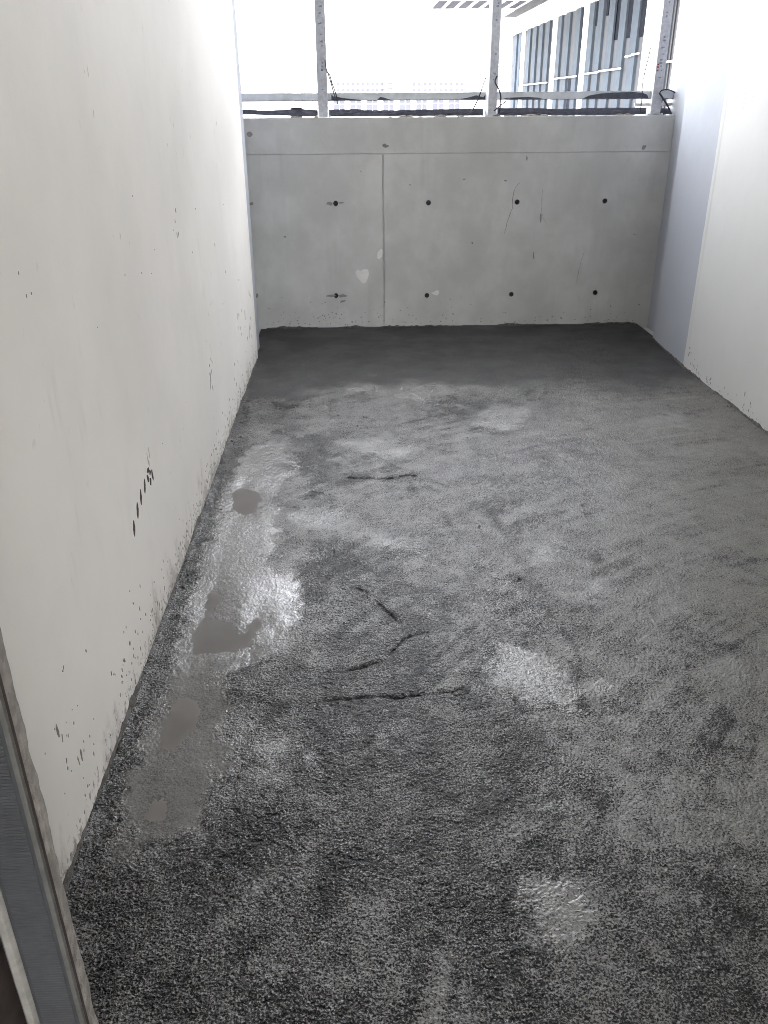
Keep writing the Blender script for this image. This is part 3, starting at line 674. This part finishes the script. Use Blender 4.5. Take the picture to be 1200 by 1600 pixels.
# ================================================================== DOOR WALL AND FRAME (around the camera)
dw = empty('door_wall', (.7, .78, 0), 'plastered door wall whose broken mortar edge frames the view at the left', 'wall')
XE = -.421
MB().box(-.80, XE - .03, .80, Y0 - .0005, -.05, 4.4).build('wall_pier', M['mortar_pale'], dw)
MB().box(-.80, -.506, .60, .799, -.05, 4.4).build('wall_reveal', M['brown'], dw)
MB().box(.92, 2.30, .70, Y0 - .002, -.05, 4.4).build('wall_pier', M['room'], dw)
MB().box(-.505, .918, .70, Y0 - .004, 2.25, 4.4).build('lintel', M['room'], dw)
# broken plaster edge
mb = MB(); n = 260; rows = []
for i in range(n + 1):
    z = -.02 + 2.27 * i / n
    e = .004 * (float(fbm(np.array([z * 22.0]), np.array([1.3]), 51)[0]) - .5) * 2 + .012 * max(0, float(fbm(np.array([z * 7.0]), np.array([2.3]), 53)[0]) - .60)
    e2 = .003 * (float(vnoise(np.array([z * 40.0]), np.array([4.3]), 55)[0]) - .5)
    rows += [(XE - .031, .797, z), (XE - .001 + e2, .7965, z), (XE + .003 + e2, .7985, z), (XE + .004 + e * .6, .812 + e2, z), (XE + .001 + e, Y0 + .001, z), (XE - .031, Y0 + .001, z)]
mb.add(rows, [(i * 6 + k, i * 6 + (k + 1) % 6, i * 6 + 6 + (k + 1) % 6, i * 6 + 6 + k) for i in range(n) for k in range(6)] + [tuple(range(6)), tuple(n * 6 + k for k in range(5, -1, -1))])
mb.build('broken_edge', M['mortar_pale'], dw)

df = empty('door_frame', (-.47, .76, 0), 'dark ribbed metal door frame upright at the lower left corner', 'door frame')
XA, XB = -.4805, -.4228
MB().box(XA, XB, .787, .7962, 0, 2.25).build('frame_upright', M['rib'], df)
mb = MB(); n = 420; rows = []
for i in range(n + 1):
    z = .02 + 2.2 * i / n; z2 = z + 1.1 / n
    rows += [(XA + .005, .7868, z), (XB - .006, .7868, z), (XA + .005, .7852, z2), (XB - .006, .7852, z2)]
mb.add(rows, [f for i in range(n) for f in ((i * 4, i * 4 + 1, i * 4 + 3, i * 4 + 2), (i * 4 + 2, i * 4 + 3, i * 4 + 5, i * 4 + 4))])
tag(mb.build('ribbed_strip', M['rib'], df), None, None, None, 'stuff')
MB().box(XB + .0005, XB + .0075, .783, .7955, 0, 2.25).build('metal_lip', M['rail_dark'], df, bevel=.001)
MB().box(XB + .0078, XE + .0035, .790, .7962, 0, 2.25).build('brown_gap', M['brown'], df)
mb = MB(); n = 120; rows = []
for i in range(n + 1):
    z = 2.25 * i / n; e = .003 * (float(fbm(np.array([z * 9.0]), np.array([7.3]), 57)[0]) - .5)
    rows += [(XA - .0185 + e, .786, z), (XA - .012 + e, .7785, z), (XA - .004, .7805, z), (XA - .0006, .787, z), (XA - .0006, .7962, z), (XA - .0185 + e, .7962, z)]
mb.add(rows, [(i * 6 + k, i * 6 + (k + 1) % 6, i * 6 + 6 + (k + 1) % 6, i * 6 + 6 + k) for i in range(n) for k in range(6)] + [tuple(range(6)), tuple(n * 6 + k for k in range(5, -1, -1))])
mb.build('pale_edge_strip', M['strip'], df)

# room behind the camera: shell; unseen back window opening added to let light in
rs = empty('room_shell', (.7, -3.5, 0), 'plain plastered room walls behind the doorway, dim', 'room')
MB().box(-.95, -.802, -3.5, .858, -.05, 4.4).build('wall', M['room'], rs)
MB().box(2.302, 2.45, -3.5, .858, -.05, 4.4).build('wall', M['room'], rs)
MB().box(-.95, 0, -3.6, -3.502, -.05, 4.4).build('wall', M['room'], rs)
MB().box(2.0, 2.45, -3.6, -3.502, -.05, 4.4).build('wall', M['room'], rs)
MB().box(0, 2.0, -3.6, -3.502, -.05, .9).build('wall', M['room'], rs)
MB().box(0, 2.0, -3.6, -3.502, 2.5, 4.4).build('wall', M['room'], rs)

# ================================================================== BUILDINGS OUTSIDE
XF = 6.5
fb = empty('clad_building', (8.5, 25, -12), 'neighbouring wing with pale blue vertical cladding between white pillars under a fascia', 'building')
MB().box(XF, XF + 6, 9, 38, -12, 4.35).build('wall', M['fac_grey'], fb)
for yc_, w in ((35.35, .26), (30.0, .26), (26.1, .26), (20.35, .70), (14.6, .8)):
    MB().box(XF - .10, XF + .02, yc_ - w / 2, yc_ + w / 2, -12, 3.86).build('pillar', M['fac_white'], fb, bevel=.01)
MB().box(XF - .20, XF - .002, 9, 38, 3.96, 4.40).build('fascia', M['fac_white'], fb)
MB().box(XF - .26, XF - .002, 9, 38, 3.92, 3.957).build('gutter', M['galv'], fb)
MB().box(XF - .22, XF - .002, 9, 38, 3.865, 3.917).build('fascia_trim', M['fac_white'], fb)
b0 = None
for yc_ in (36.0, 36.9, 31.0, 32.05, 33.1, 34.2, 26.95, 28.2, 29.3, 21.55, 22.55, 23.55, 24.6, 25.5, 19.4, 18.15, 17.0, 16.0):
    if b0 is None: b0 = MB().box(XF - .07, XF + .01, yc_ - .25, yc_ + .25, -11.9, 3.86).build('cladding_panel', M['fac_blue'], fb, origin=(XF, yc_, 0))
    else: share(b0, Vector((XF, yc_, 0)) - wloc(fb))
for ya, yb, za, zb in ((23.17, 23.26, 2.87, 3.86), (21.86, 22.25, 2.84, 3.86), (20.78, 21.27, 2.80, 3.86), (22.86, 23.24, 2.86, 3.86), (26.32, 26.62, 2.87, 3.86), (30.22, 30.5, 2.9, 3.86), (27.25, 27.75, -2, 2.12), (25.0, 25.2, 3.3, 3.86), (24.0, 24.2, 3.45, 3.86), (17.5, 17.75, 3.0, 3.86)):
    w_ = MB().box(XF - .035, XF + .01, ya, yb, za, zb).build('window', M['fac_dark'], fb)
# shadow gaps beside the boards: black strips, the shade put into the colour
g0 = None
for yc_ in (19.08, 18.5, 22.83, 23.85, 24.9, 27.3, 28.55, 29.62, 31.33, 32.38, 33.43, 34.5, 21.87):
    if g0 is None: g0 = MB().box(XF - .03, XF + .01, yc_ - .05, yc_ + .05, -11.9, 3.86).build('shadow_gap_strip', M['cable'], fb, origin=(XF, yc_, 0))
    else: share(g0, Vector((XF, yc_, 0)) - wloc(fb))
for ya, yb, z in ((17.0, 18.1, 2.20), (18.3, 20.0, 2.22), (20.8, 21.3, 2.46), (21.4, 21.8, 2.44), (22.1, 24.0, 2.21), (24.1, 25.8, 2.19), (26.4, 29.7, 2.16), (30.3, 35.1, 2.08)):
    MB().tube([(XF - .13, ya, z), (XF - .13, yb, z)], .022, 8).build('conduit', M['conduit'], fb, smooth=True)

cn = empty('roof_canopy', (4.6, 30, 4.41), 'lattice roof canopy of grey sheets between white bars jutting from the clad wing', 'canopy')
ZC = 4.41
xs_ = [2.82 + .433 * k for k in range(10)]; ysr = [34.0, 30.8, 27.6, 24.4, 21.2, 18.0, 14.8, 11.6]  # rows towards the camera run out of view, added to shade the wing
br = MB().box(xs_[0] - .035, xs_[0] + .035, 11.6, 34, ZC, ZC + .09).build('bar', M['fac_white'], cn, origin=(xs_[0], 30, ZC))
for x in xs_[1:]: share(br, Vector((x, 30, ZC)) - wloc(cn))
cb = MB().box(2.75, 6.74, 33.96, 34.04, ZC + .001, ZC + .10).build('cross_bar', M['fac_white'], cn, origin=(4.6, 34, ZC))
for y in ysr[1:]: share(cb, Vector((4.6, y, ZC - .004)) - wloc(cn))
MB().box(5.80, 6.29, 11.6, 36.5, ZC - .022, ZC - .006).build('soffit', M['fac_grey'], cn)
p0 = None
for x in xs_[:-1]:
    for y in ysr[1:]:
        loc = Vector((x + .2165, y + 1.6, ZC + .055))
        if p0 is None: p0 = MB().box(loc.x - .175, loc.x + .175, loc.y - 1.55, loc.y + 1.55, loc.z, loc.z + .012).build('roof_sheet', M['panel'], cn, origin=loc)
        else: share(p0, loc - wloc(cn))

eb = empty('end_block', (9, 43, -12), 'plain white block with faint panel joints closing the end of the clad wing', 'building')
for k, (za, zb) in enumerate(((-12, 0), (.02, 1.95), (1.97, 2.9), (2.92, 3.55), (3.57, 4.15))):
    MB().box(5.75, 14, 41, 47, za, zb).build('wall_panel', M['far_white'], eb)
MB().box(5.55, 14.1, 40.9, 47.1, 4.152, 4.3).build('roof', M['far_white'], eb)
MB().box(6.15, 6.4, 40.93, 40.998, -12, 4.15).build('pipe_casing', M['far_grey'], eb)

# far blocks: pale fronts, each window a part
def block(name, x0, x1, y, z1, label, nx, rows, ww, wh, mat, group='pale blocks on the skyline', dep=14, glass='far_glass', roof=True, mull=False):
    t = empty(name, ((x0 + x1) / 2, y, -12), label, 'building', group)
    MB().box(x0, x1, y, y + dep, -12, z1).build('wall', M[mat], t)
    if roof: MB().box(x0 - .3, x1 + .3, y - .3, y + dep + .3, z1 + .002, z1 + .35).build('roof', M['far_white'], t)
    pitch = (x1 - x0) / nx; w0 = None
    for zr in rows:
        for k in range(nx):
            loc = Vector((x0 + (k + .5) * pitch, y, zr))
            if w0 is None: w0 = MB().box(loc.x - ww / 2, loc.x + ww / 2, y - .06, y + .05, zr - wh / 2, zr + wh / 2).build('window', M[glass], t, origin=loc)
            else: share(w0, loc - wloc(t))
    if mull:
        f0 = None
        for zr in rows[:1]:
            for k in range(nx):
                loc = Vector((x0 + (k + .5) * pitch, y, zr))
                if f0 is None:
                    mb = MB()
                    for dx in (0.05,): mb.box(loc.x + dx - .03, loc.x + dx + .03, y - .09, y - .065, zr - wh / 2, zr + wh / 2)
                    mb.box(loc.x - ww / 2, loc.x + ww / 2, y - .088, y - .066, zr + .25, zr + .30)
                    f0 = mb.build('window_frame', M['far_white'], t, origin=loc)
                else: share(f0, loc - wloc(t))
    return t
block('far_block', -8.0, 19.0, 520, 13.9, 'distant pale block with two window rows, just right of the left post', 10, (11.2, 8.3), 1.7, 1.7, 'far_white')
block('far_block', 34.0, 79.0, 524, 13.8, 'distant long pale block with two window rows, left of the middle post', 15, (11.0, 8.2), 1.7, 1.7, 'far_white')
block('stair_tower', 19.6, 24.0, 518, 13.0, 'narrow tan tower between the two pale skyline blocks', 1, (11.4, 9.0, 6.6), 3.2, .7, 'far_tan', None, 8)
block('low_block', -3.2, 26, 150, 2.35, 'low white block with large dark windows seen under the rail', 11, (1.15, -2.4), 1.75, 1.5, 'far_white', None, 12, mull=True)
block('low_block', -18.5, -4.4, 170, .95, 'low pale shed seen under the rail left of the left post', 3, (-2.5,), 2, 1.6, 'far_white', None, 10)
sl = empty('cement_silo', (-7.2, 165, -12), 'pale yellow cement silo just left of the left post above the rail', 'silo')
n = 20
MB().prism([(-7.2 + 1.25 * math.cos(k * 2 * math.pi / n), 165 + 1.25 * math.sin(k * 2 * math.pi / n)) for k in range(n)], lambda p, s: (p[0], p[1], -7 + 11.3 * s)).build('tank', M['yellow'], sl, smooth=False)
mb = MB(); r1 = [(-7.2 + 1.25 * math.cos(k * 2 * math.pi / n), 165 + 1.25 * math.sin(k * 2 * math.pi / n), 4.302) for k in range(n)]
mb.add(r1 + [(-7.2, 165, 4.9)], [(k, (k + 1) % n, n) for k in range(n)] + [tuple(range(n))[::-1]]).build('cap', M['far_grey'], sl)
for sx in (-1, 1):
    for sy2 in (-1, 1): MB().box(-7.2 + sx * .8 - .1, -7.2 + sx * .8 + .1, 165 + sy2 * .8 - .1, 165 + sy2 * .8 + .1, -12, -7).build('leg', M['far_grey'], sl)
sh = empty('site_shed', (-9.3, 172, -12), 'grey roofed tall shed beside the yellow silo', 'shed')
MB().box(-11.0, -8.9, 170, 178, -12, 3.0).build('wall', M['far_white'], sh)
MB().prism([(-11.3, 3.002), (-8.7, 3.002), (-9.9, 3.65)], lambda p, s: (p[0], 169.6 + 8.8 * s, p[1])).build('roof', M['far_grey'], sh)
